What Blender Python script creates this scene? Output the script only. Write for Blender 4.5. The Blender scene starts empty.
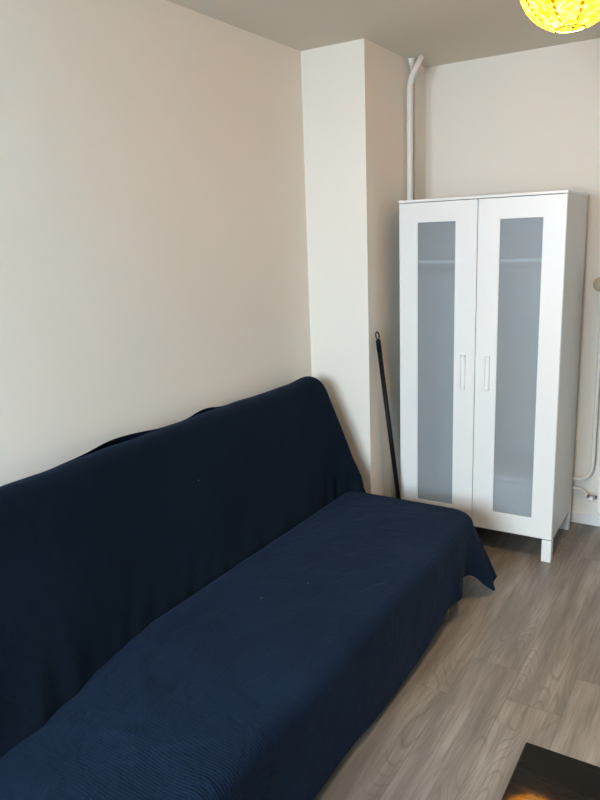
import bpy, bmesh, math, random
from mathutils import Vector, Matrix, noise
random.seed(4)
C = bpy.context.scene.collection
PI = math.pi
# ---------------------------------------------------------------- room numbers
XL, YC, XC, YB, ZC = -1.958, 3.195, -1.607, 3.953, 2.535     # left wall, column face, column side, back wall, ceiling
XR, YF = 1.90, -1.15                                          # right wall, window wall
CAMZ = 1.634

# ---------------------------------------------------------------- materials
def mat(name, col=(.8,.8,.8), rough=.5, metal=0, spec=.5, **kw):
    m = bpy.data.materials.new(name); m.use_nodes = True
    b = m.node_tree.nodes['Principled BSDF']
    b.inputs['Base Color'].default_value = (*col, 1)
    b.inputs['Roughness'].default_value = rough
    b.inputs['Metallic'].default_value = metal
    b.inputs['Specular IOR Level'].default_value = spec
    for k, v in kw.items(): b.inputs[k.replace('_', ' ')].default_value = v
    return m
class NT:
    def __init__(s, m): s.t = m.node_tree; s.b = s.t.nodes['Principled BSDF']
    def n(s, typ, ins=None, **props):
        o = s.t.nodes.new(typ)
        for k, v in props.items(): setattr(o, k, v)
        for k, v in (ins or {}).items():
            if isinstance(v, bpy.types.NodeSocket): s.t.links.new(v, o.inputs[k])
            else: o.inputs[k].default_value = v
        return o
    def math(s, op, a, b=0.0, c=0.0): return s.n('ShaderNodeMath', {0: a, 1: b, 2: c}, operation=op).outputs[0]
    def link(s, a, b): s.t.links.new(a, b)
    def ramp(s, fac, stops):
        r = s.n('ShaderNodeValToRGB', {0: fac}); e = r.color_ramp.elements
        while len(e) < len(stops): e.new(.5)
        for i, (p, c) in enumerate(stops): e[i].position = p; e[i].color = (*c, 1)
        return r.outputs[0]
    def mix(s, f, a, b, mode='MIX'):
        o = s.n('ShaderNodeMix', data_type='RGBA', blend_type=mode)
        for k, v in ((0, f), (6, a), (7, b)):
            if isinstance(v, bpy.types.NodeSocket): s.t.links.new(v, o.inputs[k])
            else: o.inputs[k].default_value = v if k == 0 else (*v, 1)
        return o.outputs[2]
    def bump(s, h, strength, dist, normal=None):
        ins = {'Height': h, 'Strength': strength, 'Distance': dist}
        if normal: ins['Normal'] = normal
        return s.n('ShaderNodeBump', ins).outputs[0]

def plaster(name, c1, c2, rough=.85):
    m = mat(name, c1, rough, spec=.25); t = NT(m)
    pos = t.n('ShaderNodeNewGeometry').outputs['Position']
    n1 = t.n('ShaderNodeTexNoise', {'Vector': pos, 'Scale': 1.3, 'Detail': 2.0}).outputs[0]
    t.link(t.mix(n1, c1, c2), t.b.inputs['Base Color'])
    n2 = t.n('ShaderNodeTexNoise', {'Vector': pos, 'Scale': 90.0, 'Detail': 2.0}).outputs[0]
    n3 = t.n('ShaderNodeTexNoise', {'Vector': pos, 'Scale': 5.0, 'Detail': 2.0}).outputs[0]
    t.link(t.bump(n2, .12, .002, t.bump(n3, .25, .012)), t.b.inputs['Normal'])
    return m
M = {}
M['wall'] = plaster('wall_paint', (.82, .788, .712), (.85, .817, .742))
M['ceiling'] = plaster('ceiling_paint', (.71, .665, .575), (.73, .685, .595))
M['white_trim'] = mat('white_trim_paint', (.78, .79, .80), .4)
M['pipe'] = mat('pipe_paint', (.80, .77, .72), .4)
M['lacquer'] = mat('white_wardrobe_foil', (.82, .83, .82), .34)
M['side'] = mat('wardrobe_side_foil_shaded', (.66, .67, .65), .42)  # same foil as the doors, greyer: the sides' shade is put into the colour
M['inside'] = mat('wardrobe_inside', (.70, .70, .69), .6)
M['black_metal'] = mat('black_pole_lacquer', (.006, .006, .007), .5, 0, .2)
M['grey_metal'] = mat('grey_leg_metal', (.30, .31, .32), .4, .6)
M['radiator'] = mat('radiator_enamel', (.80, .81, .80), .35)
M['knob'] = mat('beige_knob_plastic', (.42, .36, .22), .5)
M['chrome'] = mat('valve_metal', (.65, .65, .66), .25, .9)
M['mattress'] = mat('dark_mattress_ticking', (.03, .035, .05), .9)
M['white_cloth'] = mat('white_stored_linen', (.75, .74, .72), .9)
M['blue_cloth'] = mat('grey_stored_linen', (.20, .22, .25), .9)
M['cable'] = mat('white_cable', (.7, .68, .64), .5)
M['frame_pvc'] = mat('window_frame_white', (.8, .8, .8), .4)

# black glossy table top
m = M['table'] = mat('black_brown_gloss_top', (.010, .0085, .0075), .05, spec=.22); t = NT(m)
oc = t.n('ShaderNodeTexCoord').outputs['Object']
mp = t.n('ShaderNodeMapping', {'Vector': oc, 'Scale': (6, 60, 6)}).outputs[0]
g = t.n('ShaderNodeTexNoise', {'Vector': mp, 'Scale': 1.5, 'Detail': 4.0}).outputs[0]
t.link(t.ramp(g, [(.3, (.008, .007, .0065)), (.7, (.013, .011, .010))]), t.b.inputs['Base Color'])
t.link(t.ramp(g, [(.2, (.035,)*3), (.8, (.055,)*3)]), t.b.inputs['Roughness'])

# frosted door pane
m = M['pane'] = bpy.data.materials.new('frosted_plastic_pane'); m.use_nodes = True
t = NT(m); t.b.inputs['Base Color'].default_value = (.55, .58, .60, 1); t.b.inputs['Roughness'].default_value = .32
out = t.t.nodes['Material Output']
rf = t.n('ShaderNodeBsdfTransparent', {'Color': (.86, .91, .94, 1)})
mx = t.n('ShaderNodeMixShader', {0: .66, 1: t.b.outputs[0], 2: rf.outputs[0]})
t.link(mx.outputs[0], out.inputs[0])

# clear window glass
m = M['glass'] = bpy.data.materials.new('clear_window_glass'); m.use_nodes = True
t = NT(m); out = t.t.nodes['Material Output']
tr = t.n('ShaderNodeBsdfTransparent', {'Color': (.95, .97, .97, 1)}); gl = t.n('ShaderNodeBsdfGlossy', {'Roughness': .02})
mx = t.n('ShaderNodeMixShader', {0: .06, 1: tr.outputs[0], 2: gl.outputs[0]}); t.link(mx.outputs[0], out.inputs[0])

# laminate floor: planks along y
m = M['floor'] = mat('grey_oak_laminate', (.2, .17, .14), .38, spec=.45); t = NT(m)
pos = t.n('ShaderNodeNewGeometry').outputs['Position']
sp = t.n('ShaderNodeSeparateXYZ', {0: pos}); X, Y = sp.outputs[0], sp.outputs[1]
PW, PL = .192, 1.29
u = t.math('DIVIDE', t.math('ADD', X, 10 * PW + .972 - .192 * 0), PW)
col = t.math('FLOOR', u); fu = t.math('FRACT', u)
rnd = t.n('ShaderNodeTexWhiteNoise', {'W': col}, noise_dimensions='1D').outputs[0]
v = t.math('ADD', t.math('DIVIDE', t.math('ADD', Y, 20.0), PL), t.math('MULTIPLY', rnd, 7.0))
row = t.math('FLOOR', v); fv = t.math('FRACT', v)
cid = t.math('ADD', t.math('MULTIPLY', col, 13.7), t.math('MULTIPLY', row, 5.31))
r2 = t.n('ShaderNodeTexWhiteNoise', {'W': cid}, noise_dimensions='1D').outputs[0]
cv = t.n('ShaderNodeCombineXYZ', {0: t.math('MULTIPLY', X, 8.5), 1: t.math('MULTIPLY', Y, 1.35), 2: t.math('MULTIPLY', r2, 30.0)}).outputs[0]
big = t.n('ShaderNodeTexNoise', {'Vector': cv, 'Scale': 1.0, 'Detail': 1.0, 'Roughness': .3, 'Distortion': .2}).outputs[0]
ring = t.math('FRACT', t.math('MULTIPLY', big, 20.0))
ring = t.math('POWER', t.math('ABSOLUTE', t.math('SUBTRACT', t.math('MULTIPLY', ring, 2.0), 1.0)), 2.0)
cf = t.n('ShaderNodeCombineXYZ', {0: t.math('MULTIPLY', X, 120.0), 1: t.math('MULTIPLY', Y, 5.0), 2: t.math('MULTIPLY', r2, 30.0)}).outputs[0]
fine = t.n('ShaderNodeTexNoise', {'Vector': cf, 'Scale': 1.0, 'Detail': 5.0, 'Roughness': .6}).outputs[0]
med2 = t.n('ShaderNodeTexNoise', {'Vector': cv, 'Scale': .8, 'Detail': 1.0}).outputs[0]
cm = t.n('ShaderNodeCombineXYZ', {0: t.math('MULTIPLY', X, 14.0), 1: t.math('MULTIPLY', Y, 1.7), 2: t.math('MULTIPLY', r2, 9.0)}).outputs[0]
med = t.n('ShaderNodeTexNoise', {'Vector': cm, 'Scale': 1.0, 'Detail': 3.0}).outputs[0]
base = t.ramp(med, [(.28, (.150, .128, .110)), (.5, (.235, .205, .178)), (.72, (.34, .305, .27))])
base = t.mix(t.math('MULTIPLY', t.ramp(ring, [(.45, (0,)*3), (1, (1,)*3)]), t.ramp(med2, [(.42, (.06,)*3), (.62, (.62,)*3)])), base, (.12, .098, .082))
base = t.mix(t.ramp(fine, [(.35, (.50,)*3), (.6, (0,)*3)]), base, (.13, .106, .09))
base = t.mix(.75, base, t.ramp(r2, [(0, (.80, .81, .82)), (1, (1.0, .99, .98))]), 'MULTIPLY')
e1 = t.math('MINIMUM', fu, t.math('SUBTRACT', 1.0, fu)); e2 = t.math('MINIMUM', fv, t.math('SUBTRACT', 1.0, fv))
seam = t.math('MAXIMUM', t.math('LESS_THAN', e1, .006), t.math('LESS_THAN', e2, .0011))
base = t.mix(t.math('MULTIPLY', seam, .40), base, (.06, .05, .04))
t.link(base, t.b.inputs['Base Color'])
t.link(t.ramp(fine, [(.3, (.48,)*3), (.7, (.34,)*3)]), t.b.inputs['Roughness'])
h = t.math('SUBTRACT', fine, t.math('MULTIPLY', seam, 2.0))
t.link(t.bump(h, .25, .0012), t.b.inputs['Normal'])

# navy waffle cloth
def navy(name, c_dark, c_light, rib, crease):
    m = mat(name, c_dark, .95, spec=.06); t = NT(m)
    t.b.inputs['Sheen Weight'].default_value = .06; t.b.inputs['Sheen Roughness'].default_value = .45
    t.b.inputs['Sheen Tint'].default_value = (.35, .5, .9, 1)
    pos = t.n('ShaderNodeNewGeometry').outputs['Position']
    s = t.n('ShaderNodeSeparateXYZ', {0: pos})
    warp = t.n('ShaderNodeTexNoise', {'Vector': pos, 'Scale': 5.0, 'Detail': 1.0}).outputs[0]
    yy = t.math('ADD', s.outputs[1], t.math('MULTIPLY', warp, .03))
    wy = t.math('SINE', t.math('MULTIPLY', yy, 2 * PI / .0092))
    xz = t.math('ADD', s.outputs[0], t.math('MULTIPLY', s.outputs[2], -1.0))
    wx = t.math('SINE', t.math('MULTIPLY', xz, 2 * PI / .016))
    region = t.n('ShaderNodeTexNoise', {'Vector': pos, 'Scale': 3.0, 'Detail': 2.0}).outputs[0]
    dist = t.n('ShaderNodeVectorMath', {0: pos, 1: (-1.03, 1.22, .36)}, operation='DISTANCE').outputs['Value']
    reg = t.ramp(t.math('ADD', dist, t.math('MULTIPLY', region, .25)), [(.33, (1,)*3), (.62, (.12,)*3)])   # waffle is stretched open where people sit
    h = t.math('MULTIPLY', t.math('ADD', wy, t.math('MULTIPLY', wx, .3)), reg)
    fuzz = t.n('ShaderNodeTexNoise', {'Vector': pos, 'Scale': 400.0, 'Detail': 3.0}).outputs[0]
    wr = t.n('ShaderNodeTexNoise', {'Vector': pos, 'Scale': 9.0, 'Detail': 4.0, 'Roughness': .55, 'Distortion': .6}).outputs[0]
    nrm = t.bump(wr, crease, .028)
    nrm = t.bump(h, rib, .0012, nrm)
    nrm = t.bump(fuzz, .25, .0008, nrm)
    t.link(nrm, t.b.inputs['Normal'])
    cl = t.n('ShaderNodeTexNoise', {'Vector': pos, 'Scale': 3.0, 'Detail': 4.0}).outputs[0]
    c = t.mix(t.ramp(cl, [(.35, (0,)*3), (.65, (1,)*3)]), c_dark, c_light)
    c = t.mix(t.math('MULTIPLY', t.math('LESS_THAN', h, -.35), .35 * rib), c, tuple(x * .35 for x in c_dark))
    vo = t.n('ShaderNodeTexVoronoi', {'Vector': pos, 'Scale': 11.0})
    sel = t.math('LESS_THAN', t.n('ShaderNodeSeparateColor', {0: vo.outputs['Color']}).outputs[0], .16)
    lint = t.math('MULTIPLY', t.math('LESS_THAN', vo.outputs['Distance'], .026), sel)
    c = t.mix(lint, c, (.30, .32, .36))
    t.link(c, t.b.inputs['Base Color'])
    return m
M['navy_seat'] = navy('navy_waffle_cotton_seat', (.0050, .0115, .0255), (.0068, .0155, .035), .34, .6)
M['navy_back_shaded'] = navy('navy_waffle_cotton_back_shaded', (.0034, .0074, .0145), (.0044, .0095, .0185), .05, .3)  # same cotton as the seat, darkened: backrest shade painted into the colour

# lamp paper
m = M['paper'] = bpy.data.materials.new('lit_yellow_rice_paper'); m.use_nodes = True
t = NT(m); out = t.t.nodes['Material Output']
oc = t.n('ShaderNodeTexCoord').outputs['Object']
s = t.n('ShaderNodeSeparateXYZ', {0: oc})
nz = t.n('ShaderNodeTexNoise', {'Vector': oc, 'Scale': 48.0, 'Detail': 4.0, 'Roughness': .7}).outputs[0]
nz2 = t.n('ShaderNodeTexNoise', {'Vector': oc, 'Scale': 9.0, 'Detail': 2.0}).outputs[0]
ang = t.math('ARCTAN2', s.outputs[1], s.outputs[0])
seg = t.math('ABSOLUTE', t.math('SUBTRACT', t.math('FRACT', t.math('ADD', t.math('MULTIPLY', ang, 9 / (2 * PI)), t.math('MULTIPLY', nz2, .12))), .5))
dots = t.math('GREATER_THAN', t.math('SINE', t.math('MULTIPLY', s.outputs[2], 2 * PI / .014)), -.55)
stripe = t.math('MULTIPLY', t.math('LESS_THAN', seg, .07), dots)
c = t.ramp(nz, [(.38, (1.0, .26, .004)), (.50, (1.0, .44, .020)), (.66, (1.0, .62, .09))])
rib = t.math('GREATER_THAN', t.math('SINE', t.math('MULTIPLY', s.outputs[2], 2 * PI / .026)), .93)
c = t.mix(t.math('MULTIPLY', rib, .4), c, (.5, .10, .004))
c = t.mix(t.math('MULTIPLY', stripe, .95), c, (.06, .009, .0003))
em = t.n('ShaderNodeEmission', {'Color': c, 'Strength': 2.6})
trl = t.n('ShaderNodeBsdfTranslucent', {'Color': t.mix(.93, c, (0, 0, 0))})
mx = t.n('ShaderNodeAddShader', {0: em.outputs[0], 1: trl.outputs[0]}); t.link(mx.outputs[0], out.inputs[0])
m = M['bulb'] = bpy.data.materials.new('lit_bulb'); m.use_nodes = True
b = m.node_tree.nodes['Principled BSDF']; b.inputs['Emission Color'].default_value = (1, .80, .50, 1); b.inputs['Emission Strength'].default_value = 30
M['wire'] = mat('brown_rib_wire', (.25, .12, .03), .6)

# ---------------------------------------------------------------- mesh helpers
def obj(name, bm, m, parent=None, smooth=False, angle=40):
    me = bpy.data.meshes.new(name); bmesh.ops.recalc_face_normals(bm, faces=bm.faces); bm.to_mesh(me); bm.free()
    o = bpy.data.objects.new(name, me); C.objects.link(o); me.materials.append(m)
    if smooth:
        for p in me.polygons: p.use_smooth = True
    if parent:
        o.parent = parent
        o.matrix_parent_inverse = parent_matrix(parent).inverted() if not parent.get('_local') else Matrix()
    return o
def parent_matrix(p):
    return Matrix.LocRotScale(p.location, p.rotation_euler, p.scale)
def thing(name, loc, label, cat, rz=0, group=None):
    o = bpy.data.objects.new(name, None); C.objects.link(o); o.empty_display_size = .1
    o.location = loc; o.rotation_euler = (0, 0, rz); o['label'] = label; o['category'] = cat
    if group: o['group'] = group
    return o
def loc_child(name, bm, m, parent, smooth=False):
    """child whose mesh is written in the parent's own coordinates"""
    o = obj(name, bm, m, None, smooth); o.parent = parent; return o
def tag(o, label, cat): o['label'] = label; o['category'] = cat; return o
def struct(o): o['kind'] = 'structure'; return o
def box(bm, x0, x1, y0, y1, z0, z1, bev=0, seg=2):
    r = bmesh.ops.create_cube(bm, size=1); vs = r['verts']
    for v in vs: v.co = Vector((x0 + (v.co.x + .5) * (x1 - x0), y0 + (v.co.y + .5) * (y1 - y0), z0 + (v.co.z + .5) * (z1 - z0)))
    if bev:
        es = {e for v in vs for e in v.link_edges}
        bmesh.ops.bevel(bm, geom=list(es), offset=bev, segments=seg, affect='EDGES', profile=.5)
    return bm
def B(*a, **k): bm = bmesh.new(); return box(bm, *a, **k)
def tube(bm, pts, r, seg=14, cap=True, radii=None):
    pts = [Vector(p) for p in pts]; rings = []; n = len(pts); prev = None
    for i, p in enumerate(pts):
        d = (pts[min(i + 1, n - 1)] - pts[max(i - 1, 0)]).normalized()
        if prev is None:
            a = Vector((0, 0, 1)) if abs(d.z) < .9 else Vector((1, 0, 0)); s = d.cross(a).normalized()
        else: s = (prev - d * prev.dot(d)).normalized()
        prev = s; q = d.cross(s); rr = radii[i] if radii else r
        rings.append([bm.verts.new(p + (s * math.cos(2 * PI * k / seg) + q * math.sin(2 * PI * k / seg)) * rr) for k in range(seg)])
    for a, b2 in zip(rings, rings[1:]):
        for k in range(seg): bm.faces.new((a[k], a[(k + 1) % seg], b2[(k + 1) % seg], b2[k]))
    if cap: bm.faces.new(rings[0][::-1]); bm.faces.new(rings[-1])
    return bm
def T(pts, r, **k): bm = bmesh.new(); return tube(bm, pts, r, **k)
def lathe(bm, prof, c=(0, 0, 0), seg=32):
    c = Vector(c); rings = []
    for r, z in prof: rings.append([bm.verts.new(c + Vector((r * math.cos(2 * PI * k / seg), r * math.sin(2 * PI * k / seg), z))) for k in range(seg)])
    for a, b2 in zip(rings, rings[1:]):
        for k in range(seg): bm.faces.new((a[k], a[(k + 1) % seg], b2[(k + 1) % seg], b2[k]))
    return bm
def bez(p0, p1, p2, n=8):
    p0, p1, p2 = map(Vector, (p0, p1, p2)); return [(1 - t) ** 2 * p0 + 2 * t * (1 - t) * p1 + t * t * p2 for t in [i / n for i in range(n + 1)]]
def grid_obj(name, rows, m, parent, closed=False):
    bm = bmesh.new(); V = [[bm.verts.new(p) for p in r] for r in rows]
    for a, b2 in zip(V, V[1:]):
        for k in range(len(a) - 1): bm.faces.new((a[k], a[k + 1], b2[k + 1], b2[k]))
    return bm
sm = lambda a, b, x: (lambda t: t * t * (3 - 2 * t))(max(0, min(1, (x - a) / (b - a))))
lerp = lambda a, b, t: a + (b - a) * t

# ---------------------------------------------------------------- setting
TH = .15
struct(obj('floor', B(XL - TH, XR + TH, YF - TH, YB + TH, -.1, 0), M['floor']))
struct(obj('ceiling', B(XL - TH, XR + TH, YF - TH, YB + TH, ZC, ZC + .1), M['ceiling']))
struct(obj('wall_left', B(XL - TH, XL, YF - TH, YB + TH, 0, ZC), M['wall']))
struct(obj('wall_right', B(XR, XR + TH, YF - TH, YB + TH, 0, ZC), M['wall']))
struct(obj('wall_back', B(XL, XR, YB, YB + TH, 0, ZC), M['wall']))
struct(obj('wall_column', B(XL, XC, YC, YB, 0, ZC), M['wall']))
WX0, WX1, WZ0, WZ1 = -1.70, -.05, .72, 2.25                     # window opening in the wall behind the camera
bm = bmesh.new()
box(bm, XL, WX0, YF - TH, YF, 0, ZC); box(bm, WX1, XR, YF - TH, YF, 0, ZC)
box(bm, WX0, WX1, YF - TH, YF, 0, WZ0); box(bm, WX0, WX1, YF - TH, YF, WZ1, ZC)
struct(obj('wall_front', bm, M['wall']))
bm = bmesh.new(); y0, y1 = YF - .11, YF - .05
for a in (WX0, (WX0 + WX1) / 2 - .045, WX1 - .06): box(bm, a, a + (.09 if a not in (WX0, WX1 - .06) else .06), y0, y1, WZ0, WZ1)
box(bm, WX0, WX1, y0, y1, WZ0, WZ0 + .06); box(bm, WX0, WX1, y0, y1, WZ1 - .06, WZ1)
win = struct(obj('window_1', bm, M['frame_pvc']))
obj('window_glass', B(WX0 + .06, WX1 - .06, YF - .083, YF - .077, WZ0 + .06, WZ1 - .06), M['glass'], win)
obj('window_sill', B(WX0 - .05, WX1 + .05, YF + .001, YF + .12, WZ0 - .03, WZ0, bev=.004), M['white_trim'], win)
bm = bmesh.new(); box(bm, XC + .001, XR - .001, YB - .012, YB - .0005, 0.0005, .063, bev=.003)
struct(obj('baseboard_back', bm, M['white_trim']))
struct(obj('baseboard_left', B(XL + .0005, XL + .012, YF + .02, YC - .001, 0.0005, .063, bev=.003), M['white_trim']))
struct(obj('baseboard_right', B(XR - .012, XR - .0005, YF + .02, YB - .02, 0.0005, .063, bev=.003), M['white_trim']))

# ---------------------------------------------------------------- heating riser pipes in the corner
px, py = XC + .028, 3.662
top = [(px, py, 2.30)] + bez((px, py, 2.37), (px, py, 2.425), (px + .022, py + .008, 2.462), 8) + [(px + .062, py + .016, 2.534)]
tag(obj('riser_pipe', T([(px, py, 0.001), (px, py, 1.2)] + top, .0165), M['pipe'], smooth=True),
    'cream painted riser pipe beside the column, bending sideways under the ceiling', 'pipe')
qx, qy = XC + .021, 3.742
bm = T([(qx, qy, .001), (qx, qy, 2.38)] + bez((qx, qy, 2.40), (qx, qy, 2.45), (qx - .0, qy - .03, 2.475), 6) + [(qx + .006, qy - .062, 2.534)], .0085)
tube(bm, [(qx + .003, qy - .045, 2.492), (qx + .006, qy - .062, 2.534)], .02, radii=[.010, .021])
tag(obj('riser_pipe', bm, M['pipe'], smooth=True),
    'thinner cream pipe hidden behind the thick riser pipe, with a flared collar at the ceiling', 'pipe')

# ---------------------------------------------------------------- wardrobe
W = thing('wardrobe', (-1.5059, 3.3536, 0), 'tall white two-door wardrobe with narrow frosted panes standing on short feet', 'wardrobe', math.radians(.855))
w, d, h, leg = .81, .50, 1.80, .117
def wc(name, bm, m, p=W, smooth=False): return loc_child(name, bm, m, p, smooth)
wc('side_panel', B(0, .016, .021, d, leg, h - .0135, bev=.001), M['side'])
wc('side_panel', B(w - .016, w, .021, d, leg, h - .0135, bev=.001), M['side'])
wc('top_panel', B(-.001, w + .001, 0, d, h - .013, h, bev=.0015), M['lacquer'])
wc('bottom_panel', B(.0165, w - .0165, .021, d - .006, leg + .012, leg + .028), M['inside'])
wc('plinth_rail', B(.0165, w - .0165, .024, .040, leg, leg + .0115), M['lacquer'])
wc('back_panel', B(.0165, w - .0165, d - .005, d - .001, leg, h - .014), M['inside'])
wc('shelf', B(.017, w - .017, .024, d - .006, 1.487, 1.503), M['white_trim'])
wc('clothes_rail', T([(.018, .25, 1.44), (w - .018, .25, 1.44)], .0125), M['chrome'], smooth=True)
for fx in (.0005, w - .0475):
    for fy in (.002, d - .048):
        wc('foot', B(fx, fx + .047, fy, fy + .047, 0, leg - .0005, bev=.002), M['lacquer'])
for k in (0, 1):
    x0, x1 = (.0015, w / 2 - .0016) if k == 0 else (w / 2 + .0016, w - .0015)
    z0, z1 = leg + .006, h - .016
    a0, a1 = (.100, .2955) if k == 0 else (.5125, .708)
    b0, b1 = .224, 1.688
    # door frame ring with a rebated opening
    bm = bmesh.new()
    outer = [(x0, z0), (x1, z0), (x1, z1), (x0, z1)]; inner = [(a0, b0), (a1, b0), (a1, b1), (a0, b1)]
    F = {}
    for nm, ring, off in (('of', outer, 0), ('ob', outer, .0185), ('if', inner, 0), ('ib', inner, .0185)):
        F[nm] = [bm.verts.new((x, off, z)) for x, z in ring]
    for i in range(4):
        j = (i + 1) % 4
        bm.faces.new((F['of'][i], F['of'][j], F['if'][j], F['if'][i])); bm.faces.new((F['ob'][i], F['ib'][i], F['ib'][j], F['ob'][j]))
        bm.faces.new((F['of'][i], F['ob'][i], F['ob'][j], F['of'][j])); bm.faces.new((F['if'][i], F['if'][j], F['ib'][j], F['ib'][i]))
    bmesh.ops.recalc_face_normals(bm, faces=bm.faces)
    bmesh.ops.bevel(bm, geom=[e for e in bm.edges if e.calc_face_angle(0) > .5], offset=.0015, segments=2, affect='EDGES')
    door = wc('door', bm, M['lacquer'])
    p = wc('frosted_pane', B(a0 + .0005, a1 - .0005, .005, .009, b0 + .0005, b1 - .0005), M['pane'], door); p['label'] = 'grey translucent frosted pane'
    hx = .343 if k == 0 else .466; hz = .946
    # slim grip: a raised U rim with a recessed slot
    bm = bmesh.new()
    box(bm, hx - .0145, hx - .0065, -.012, -.0006, hz - .087, hz + .087, bev=.0025)
    box(bm, hx + .0065, hx + .0145, -.012, -.0006, hz - .087, hz + .087, bev=.0025)
    box(bm, hx - .0145, hx + .0145, -.012, -.0006, hz + .079, hz + .087, bev=.0025)
    box(bm, hx - .0145, hx + .0145, -.012, -.0006, hz - .087, hz - .079, bev=.0025)
    box(bm, hx - .0100, hx + .0100, -.0035, -.0006, hz - .083, hz + .083)
    wc('handle', bm, M['lacquer'], door)
def folded(name, x0, x1, y0, y1, z0, n, m, label, skew=0, wedge=0):
    bm = bmesh.new(); hh = .038
    for i in range(n):
        box(bm, x0 + random.uniform(0, .008), x1 - random.uniform(0, .008), y0 + random.uniform(0, .006), y1, z0 + i * hh + .0008, z0 + (i + 1) * hh, bev=.014, seg=4)
    R = Matrix.Rotation(W.rotation_euler.z, 4, 'Z')
    bm.transform(Matrix.Translation(W.location) @ R)
    tag(obj(name, bm, m, smooth=True), label, 'linen')
folded('folded_blanket', .46, .76, .05, .42, 1.5035, 6, M['blue_cloth'], 'grey folded blanket pile dimly seen on the shelf behind the right pane')
folded('folded_bedding', .44, .77, .035, .42, leg + .0285, 7, M['white_cloth'], 'white folded bedding dimly seen at the bottom behind the right pane')

# ---------------------------------------------------------------- broom handle
P0, P1 = Vector((-1.462, 3.300, .0)), Vector((-1.585, 3.247, 1.150)); dd = (P1 - P0).normalized()
Br = thing('broom_handle', P0, 'thin black pole with hanging loop leaning between column and wardrobe', 'broom handle')
def seg(a, b): return [P0 + dd * a, P0 + dd * b]
L = (P1 - P0).length
obj('pole', T(seg(.03, L - .075), .0125), M['black_metal'], Br, True)
obj('foot_cap', T([P0 + dd * .003, P0 + dd * .006, P0 + dd * .05], .013, radii=[.009, .013, .013]), M['black_metal'], Br, True)
bm = T([P0 + dd * (L - .105), P0 + dd * (L - .05), P0 + dd * (L - .042)], .013, radii=[.0135, .0135, .010])
side = Vector((math.cos(math.radians(32)), math.sin(math.radians(32)), 0))
cc = P0 + dd * (L - .022); loop = []
for i in range(25):
    a = 2 * PI * i / 24
    loop.append(cc + side * .0085 * math.cos(a) + dd * .020 * math.sin(a))
tube(bm, loop, .0036, seg=8, cap=False)
obj('hanging_loop', bm, M['black_metal'], Br, True)

# ---------------------------------------------------------------- radiator, thermostat, pipes
Rd = thing('radiator', (-.33, YB - .1, .10), 'white panel radiator on the back wall right of the wardrobe', 'radiator')
bm = bmesh.new(); box(bm, -.566, -.10, YB - .125, YB - .105, .125, 1.30, bev=.006)
for i in range(12):
    xx = -.545 + i * .0375; box(bm, xx, xx + .02, YB - .131, YB - .124, .16, 1.265, bev=.003)
obj('front_panel', bm, M['radiator'], Rd)
obj('rear_panel', B(-.560, -.106, YB - .055, YB - .040, .125, 1.30, bev=.005), M['radiator'], Rd)
obj('top_grille', B(-.562, -.104, YB - .104, YB - .056, 1.292, 1.302), M['radiator'], Rd)
for zz in (.35, 1.1):
    obj('wall_bracket', B(-.36, -.32, YB - .0395, YB - .0005, zz, zz + .05), M['radiator'], Rd)
obj('valve', T([(-.625, YB - .08, .195), (-.5665, YB - .08, .195)], .010), M['chrome'], Rd, True)
bm = T([(-.600, YB - .11, .190), (-.600, YB - .085, .190)], .013); obj('valve_cap', bm, M['white_trim'], Rd, True)
bm = T([(-.606, YB - .165, 1.354), (-.606, YB - .155, 1.354), (-.606, YB - .10, 1.354), (-.606, YB - .095, 1.354)], .03, seg=24, radii=[.030, .038, .038, .026])
k = obj('thermostat_knob', bm, M['knob'], Rd, True); k['label'] = 'beige round thermostat knob'
zl, zu = .200, .272; yy = YB - .035
lo = [(-1.50, yy, zl + .022), (-.80, yy, zl + .02), (-.70, yy, zl + .016)] + bez((-.665, yy, zl + .012), (-.64, yy - .005, zl), (-.628, YB - .08, zl - .004), 6)
tag(obj('supply_pipe', T(lo, .0095), M['pipe'], smooth=True), 'lower white heating pipe running along the wall to the radiator valve', 'pipe')
hi = [(-1.50, yy, zu + .006), (-.70, yy, zu)] + bez((-.69, yy, zu), (-.612, yy, zu), (-.612, yy, zu + .11), 10) + [(-.612, yy, 1.25)] + bez((-.612, yy, 1.28), (-.612, yy, 1.345), (-.600, YB - .094, 1.345), 8)
tag(obj('supply_pipe', T(hi, .0115), M['pipe'], smooth=True), 'upper white heating pipe curving upwards beside the radiator', 'pipe')

# ---------------------------------------------------------------- paper lantern
LD = .314; LP = Vector((-.516, 2.415, 2.372))
Lm = thing('paper_lantern', LP, 'glowing round yellow paper lantern hanging from the ceiling', 'lamp')
R0 = LD / 2; prof = []; hole = .044
a0 = math.asin(hole / R0)
for i in range(41):
    a = a0 + (PI - 2 * a0) * i / 40
    prof.append((R0 * math.sin(a) * (1 + .006 * math.cos(a * 38)), -R0 * math.cos(a) * .98))
bm = lathe(bmesh.new(), prof, (0, 0, 0), 64)
loc_child('lamp_shade', bm, M['paper'], Lm, True)
for sgn, nm in ((-1, 'bottom_ring'), (1, 'top_ring')):
    z = sgn * R0 * math.cos(a0) * .98
    ring = [(hole * math.cos(2 * PI * i / 40), hole * math.sin(2 * PI * i / 40), z) for i in range(41)]
    loc_child(nm, T(ring, .0024, seg=8, cap=False), M['wire'], Lm, True)
bm = bmesh.new(); bmesh.ops.create_uvsphere(bm, u_segments=20, v_segments=14, radius=.032)
loc_child('bulb', bm, M['bulb'], Lm, True)
loc_child('bulb_holder', T([(0, 0, .034), (0, 0, .09)], .018), M['cable'], Lm, True)
loc_child('cord', T([(0, 0, .0905), (0, 0, ZC - LP.z - .026)], .004), M['cable'], Lm, True)
bm = lathe(bmesh.new(), [(.0, -.024), (.02, -.024), (.045, -.006), (.046, -.0005), (0, -.0005)], (0, 0, ZC - LP.z), 32)
loc_child('ceiling_cup', bm, M['cable'], Lm, True)

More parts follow.
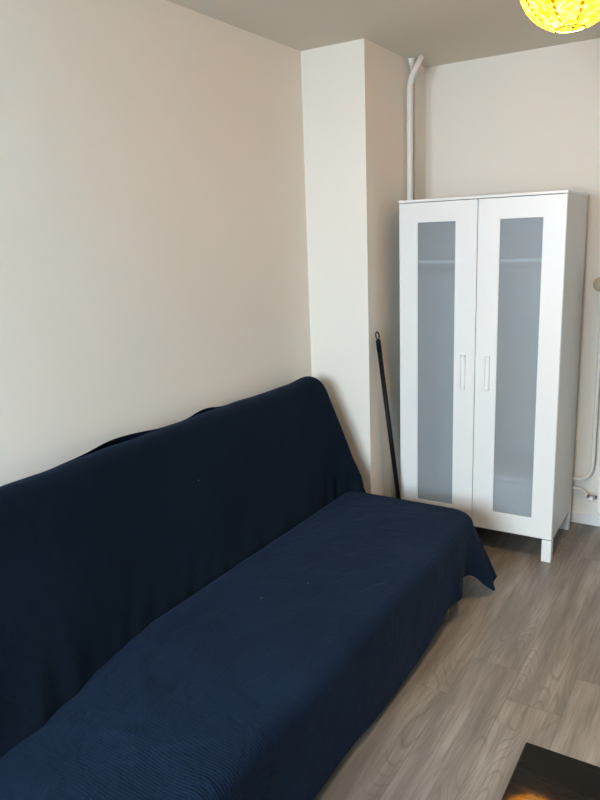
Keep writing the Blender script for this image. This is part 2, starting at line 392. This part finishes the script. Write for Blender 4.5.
# ---------------------------------------------------------------- table corner
TX, TY, TZ = -.236, 1.02, .815
Tb = thing('table', (TX + .45, TY - .3, 0), 'glossy black table, only its corner showing at the lower right', 'table')
obj('tabletop', B(TX, TX + .90, TY - .60, TY, TZ - .035, TZ, bev=.002), M['table'], Tb)
for a, b2 in ((TX + .015, TY - .065), (TX + .835, TY - .065), (TX + .015, TY - .585), (TX + .835, TY - .585)):
    obj('leg', B(a, a + .05, b2, b2 + .05, 0, TZ - .0355, bev=.002), M['table'], Tb)

# ---------------------------------------------------------------- sofa bed
SY0, SY1 = .62, 2.99
SZ = .378                      # top of the covered seat
FX = -.935                     # front of the covered seat
S = thing('sofa_bed', (-1.4, 1.9, 0), 'low three-seat sofa bed under a navy cover along the left wall', 'sofa')
obj('seat_mattress', B(-1.66, FX - .035, SY0 + .03, SY1 - .03, .235, SZ - .022, bev=.03, seg=4), M['mattress'], S, True)
bm = B(-1.60, FX - .06, SY0 + .12, SY1 - .12, .195, .2345, bev=.004); obj('seat_frame', bm, M['grey_metal'], S)
for lx in (-.968, -1.50):
    for ly in (SY0 + .25, 2.615):
        bm = T([(lx, ly, 0), (lx, ly, .1945)], .018, seg=16); box(bm, lx - .028, lx + .028, ly - .028, ly + .028, .186, .1948)
        obj('leg', bm, M['grey_metal'], S, True)
# backrest: slab leaning back
BY1 = 3.055; BT = .135
bot, tp = Vector((-1.607, 0, .335)), Vector((-1.797, 0, .958))
hd = (tp - bot).normalized(); BL = (tp - bot).length; nd = Vector((hd.z, 0, -hd.x))   # nd faces the room
def slab(wl, hh, tt): return bot + Vector((0, wl, 0)) + hd * hh + nd * tt
bm = B(0, 1, 0, 1, 0, 1); bm.free()
bm = bmesh.new(); box(bm, SY0 + .05, BY1 - .035, .02, BL - .025, -BT + .03, -.03, bev=.028, seg=3)
for v in bm.verts: v.co = slab(v.co.x, v.co.y, v.co.z)
obj('back_mattress', bm, M['mattress'], S, True)
for ly in (SY0 + .25, 2.615):
    bm = bmesh.new(); tube(bm, [(-1.50, ly, .16), (-1.70, ly, .16), (-1.80, ly, .30), slab(ly, .36, -BT * .6)], .012, seg=10)
    obj('hinge_frame', bm, M['grey_metal'], S, True)

# cover (two draped pieces of one throw)
Cv = thing('sofa_cover', (-1.3, 1.9, .39), 'navy blue waffle cotton throw draped over the sofa bed', 'throw')
# -- back piece
def spaced(a, b, n, e=.16, m=14):
    """dense near both ends"""
    lo_ = [a + e * (1 - math.cos(PI / 2 * i / m)) for i in range(m)]; hi_ = [b - (x - a) for x in lo_][::-1]
    mid = [lerp(a + e, b - e, i / n) for i in range(n + 1)]
    return lo_ + mid + hi_
WS = spaced(SY0 + .02, BY1, 150, .16); HS = spaced(0, BL, 40, .12, 12)
RC = .10                      # corner radius in the slab plane
def round2(wv, hv):
    """square outline -> rounded top corners; returns new (w,h) and distance to the edge"""
    w0, w1 = WS[0], WS[-1]
    cx_ = min(max(wv, w0 + RC), w1 - RC); cy_ = min(hv, BL - RC)
    dx, dy = wv - cx_, hv - cy_
    if dy <= 0: e = min(wv - w0, w1 - wv); return wv, hv, min(e, BL - hv, hv)
    if dx == 0: return wv, hv, BL - hv
    m_ = max(abs(dx), abs(dy)); k_ = m_ / math.hypot(dx, dy)
    return cx_ + dx * k_, cy_ + dy * k_, RC - m_
def back_point(wv, hv, front):
    w2, h2, e = round2(wv, hv); r = BT / 2
    rr = min(r, .055)
    dome = math.sqrt(max(0, rr * rr - max(0, rr - e) ** 2)) / rr
    tt = -r + (r if front else -r) * dome
    p = slab(w2, h2, tt)
    f = 1 if front else 0
    # soft cushion fullness and wrinkles
    hn = h2 / BL
    p += nd * f * dome * (.010 * math.sin(PI * min(1, hn)) + .006 * noise.noise((w2 * 2.1, h2 * 2.5, 3)))
    # diagonal pulls gathering where the back meets the seat
    fold = sm(.42, .0, hn)
    p += nd * f * fold * dome * .012 * noise.noise(((w2 * 1.0 - h2 * .55) * 13, h2 * 2.0, 8.3))
    right = sm(2.55, 3.05, w2)
    p += nd * f * right * fold * dome * .016 * math.sin((w2 - h2 * .45) * 62)
    # top ridge is uneven: cloth bunches up behind it in two places
    t_ = sm(.80, 1.0, hn)
    lift = .006 * noise.noise((w2 * 1.7, .3, 9)) + .005 * noise.noise((w2 * 7, .3, 2))
    lift += -.012 * sm(1.55, 1.0, w2) + .006 * sm(2.75, 3.0, w2)
    p.z += t_ * lift
    if not front or e < .03:
        g = math.exp(-((w2 - 1.70) / .15) ** 2) * .022 + math.exp(-((w2 - 2.18) / .08) ** 2) * .014
        p.z += t_ * g * (0 if front else 1)
    # loose edge of the throw flares forward at the lower right
    fl = sm(2.84, BY1, w2) * (1 - hn) * .9
    p.x += .19 * sm(1.75, .62, w2) * (1 - hn) ** 1.5
    p.x += .150 * fl * (1 - .35 * f); p.y -= .03 * fl
    p.x = max(p.x, XL + .006)
    return p
bm = bmesh.new()
Fg = [[bm.verts.new(back_point(a, b2, True)) for b2 in HS] for a in WS]
Bg = [[bm.verts.new(back_point(a, b2, False)) for b2 in HS] for a in WS]
for G in (Fg, Bg):
    for i in range(len(WS) - 1):
        for j in range(len(HS) - 1): bm.faces.new((G[i][j], G[i + 1][j], G[i + 1][j + 1], G[i][j + 1]))
bmesh.ops.remove_doubles(bm, verts=bm.verts, dist=.0006)
obj('back_cover', bm, M['navy_back_shaded'], Cv, True)

# -- seat piece: strip from under the backrest, over the seat, down the front and the right end
RCo = .13; path = []           # outline (x, y, outward normal, tag)
n1 = 150
for i in range(n1 + 1): path.append((FX, lerp(SY0, SY1 - RCo, i / n1), 1, 0))
for i in range(1, 33):
    a = PI / 2 * i / 32; path.append((FX - RCo + RCo * math.cos(a), SY1 - RCo + RCo * math.sin(a), math.cos(a), math.sin(a)))
for i in range(1, 41): path.append((lerp(FX - RCo, -1.60, i / 40), SY1, 0, 1))
tot = [0]
for a, b2 in zip(path, path[1:]): tot.append(tot[-1] + math.hypot(a[0] - b2[0], a[1] - b2[1]))
LEN = tot[-1]; sc = SY1 - RCo - SY0
ER = .050
rows = []
NT_, NR, NS = 44, 10, 34
for s_, (x, y, nx, ny) in zip(tot, path):
    c = []
    yb = lerp(SY0, 2.955, min(1, s_ / (sc + .25)) ** 1.0)
    if s_ > sc * .0: yb = y if s_ < sc - .5 else lerp(SY0 + sc - .5, SY1 + .0, sm(0, 1, .5 * (s_ - sc + .5) / (LEN - sc + .5)) * 2) if False else min(y, SY1)
    bx = -1.665 if s_ <= sc + PI / 2 * RCo else lerp(-1.665, -1.640, (s_ - sc - PI / 2 * RCo) / .6)
    ex, ey = x - nx * ER, y - ny * ER
    for k in range(NT_ + 1):
        t_ = k / NT_
        X_, Y_ = lerp(bx, ex, t_), lerp(min(yb, SY1 - ER), ey, t_)
        Z_ = SZ + .010 * math.sin(PI * t_) * sm(0, .3, (SY1 - Y_)) + .004 * noise.noise((X_ * 4, Y_ * 3, 1)) + .0025 * noise.noise((X_ * 12, Y_ * 9, 5))
        Z_ -= .055 * sm(.10, 0, t_)
        for (ax, ay, bx2, by2, amp, wd) in ((-1.05, 1.92, -1.00, 2.30, .004, .012), (-1.10, 2.45, -1.02, 2.28, .004, .011), (-1.42, 1.02, -1.20, 1.10, .006, .016),
                                         (-1.50, 1.35, -1.25, 1.15, .004, .02), (-1.38, 2.0, -1.25, 2.25, .003, .02), (-1.22, 1.0, -1.02, 1.25, .005, .02)):
            vx, vy = bx2 - ax, by2 - ay; q = max(0, min(1, ((X_ - ax) * vx + (Y_ - ay) * vy) / (vx * vx + vy * vy)))
            dd_ = math.hypot(X_ - ax - q * vx, Y_ - ay - q * vy); Z_ += amp * math.exp(-(dd_ / wd) ** 2) * math.sin(PI * (.15 + .7 * q))
        c.append(Vector((X_, Y_, Z_)))
    for k in range(1, NR + 1):
        a = PI / 2 * k / NR
        c.append(Vector((ex + nx * ER * math.sin(a), ey + ny * ER * math.sin(a), SZ - ER * (1 - math.cos(a)))))
    # hem height and flare around the outline
    hz = .046 + .005 * math.sin(y * 9) + .055 * sm(2.25, 2.52, y) + .035 * sm(2.62, 2.74, y)
    corner = math.exp(-((s_ - (sc + .045)) / .055) ** 2)
    hz -= .12 * corner
    if ny > .5: hz = .125 - .075 * corner + .01 * math.sin(x * 20)
    fl = .012 + .092 * corner + .018 * math.exp(-((s_ - (sc - .20)) / .05) ** 2) + .03 * (ny > .5)
    for k in range(1, NS + 1):
        q = k / NS
        Z_ = lerp(SZ - ER, hz, q)
        wave = .006 * noise.noise((s_ * 9, q * 1.2, 4)) + .010 * noise.noise((s_ * 3.1, q * .8, 7)) - .014 * math.exp(-((s_ - (sc - .09)) / .035) ** 2) + .006 * noise.noise((s_ * 22, q, 1)) * sm(sc - .6, sc, s_)
        o_ = fl * q ** (1.15 - .25 * corner) + wave * q
        o_ = max(o_, -.012)
        c.append(Vector((x + nx * o_, y + ny * o_, Z_)))
    rows.append(c)
bm = grid_obj('seat_cover', rows, None, None)
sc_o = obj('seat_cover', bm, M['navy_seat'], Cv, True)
so = sc_o.modifiers.new('cloth_thickness', 'SOLIDIFY'); so.thickness = .003; so.offset = -1

# ---------------------------------------------------------------- light
wd_ = bpy.data.worlds.new('sky'); bpy.context.scene.world = wd_; wd_.use_nodes = True
bgn = wd_.node_tree.nodes['Background']; bgn.inputs[0].default_value = (.80, .90, 1.0, 1); bgn.inputs[1].default_value = 1.0
def area(name, loc, rot, sx, sy, power, col):
    l = bpy.data.lights.new(name, 'AREA'); l.shape = 'RECTANGLE'; l.size = sx; l.size_y = sy; l.energy = power; l.color = col
    o = bpy.data.objects.new(name, l); C.objects.link(o); o.location = loc; o.rotation_euler = rot; return o
area('window_daylight', ((WX0 + WX1) / 2, YF - .72, 1.92), (math.radians(52), 0, 0), WX1 - WX0 + .3, 1.6, 275, (.76, .88, 1.0))
pl = bpy.data.lights.new('bulb_light', 'POINT'); pl.energy = 75; pl.color = (1, .72, .40); pl.shadow_soft_size = .05
po = bpy.data.objects.new('bulb_light', pl); C.objects.link(po); po.location = LP - Vector((0, 0, .06))

# ---------------------------------------------------------------- camera
f, pitch, roll, yaw = 696.779, math.radians(13.048), math.radians(-2.184), math.radians(32.555)
fw = Vector((-math.sin(yaw) * math.cos(pitch), math.cos(yaw) * math.cos(pitch), -math.sin(pitch)))
r = Vector((math.cos(yaw), math.sin(yaw), 0)); u = r.cross(fw)
r2_ = r * math.cos(roll) + u * math.sin(roll); u2_ = -r * math.sin(roll) + u * math.cos(roll)
cam = bpy.data.cameras.new('camera'); co = bpy.data.objects.new('camera', cam); C.objects.link(co)
mt = Matrix((r2_, u2_, -fw)).transposed().to_4x4(); mt.translation = Vector((0, 0, CAMZ)); co.matrix_world = mt
cam.sensor_fit = 'HORIZONTAL'; cam.sensor_width = 36; cam.lens = f / 600 * 36; cam.clip_start = .02
sc_ = bpy.context.scene; sc_.camera = co
sc_.view_settings.view_transform = 'Standard'; sc_.view_settings.look = 'None'; sc_.view_settings.gamma = 1; sc_.view_settings.exposure = 0.60
sc_.view_settings.use_curve_mapping = False
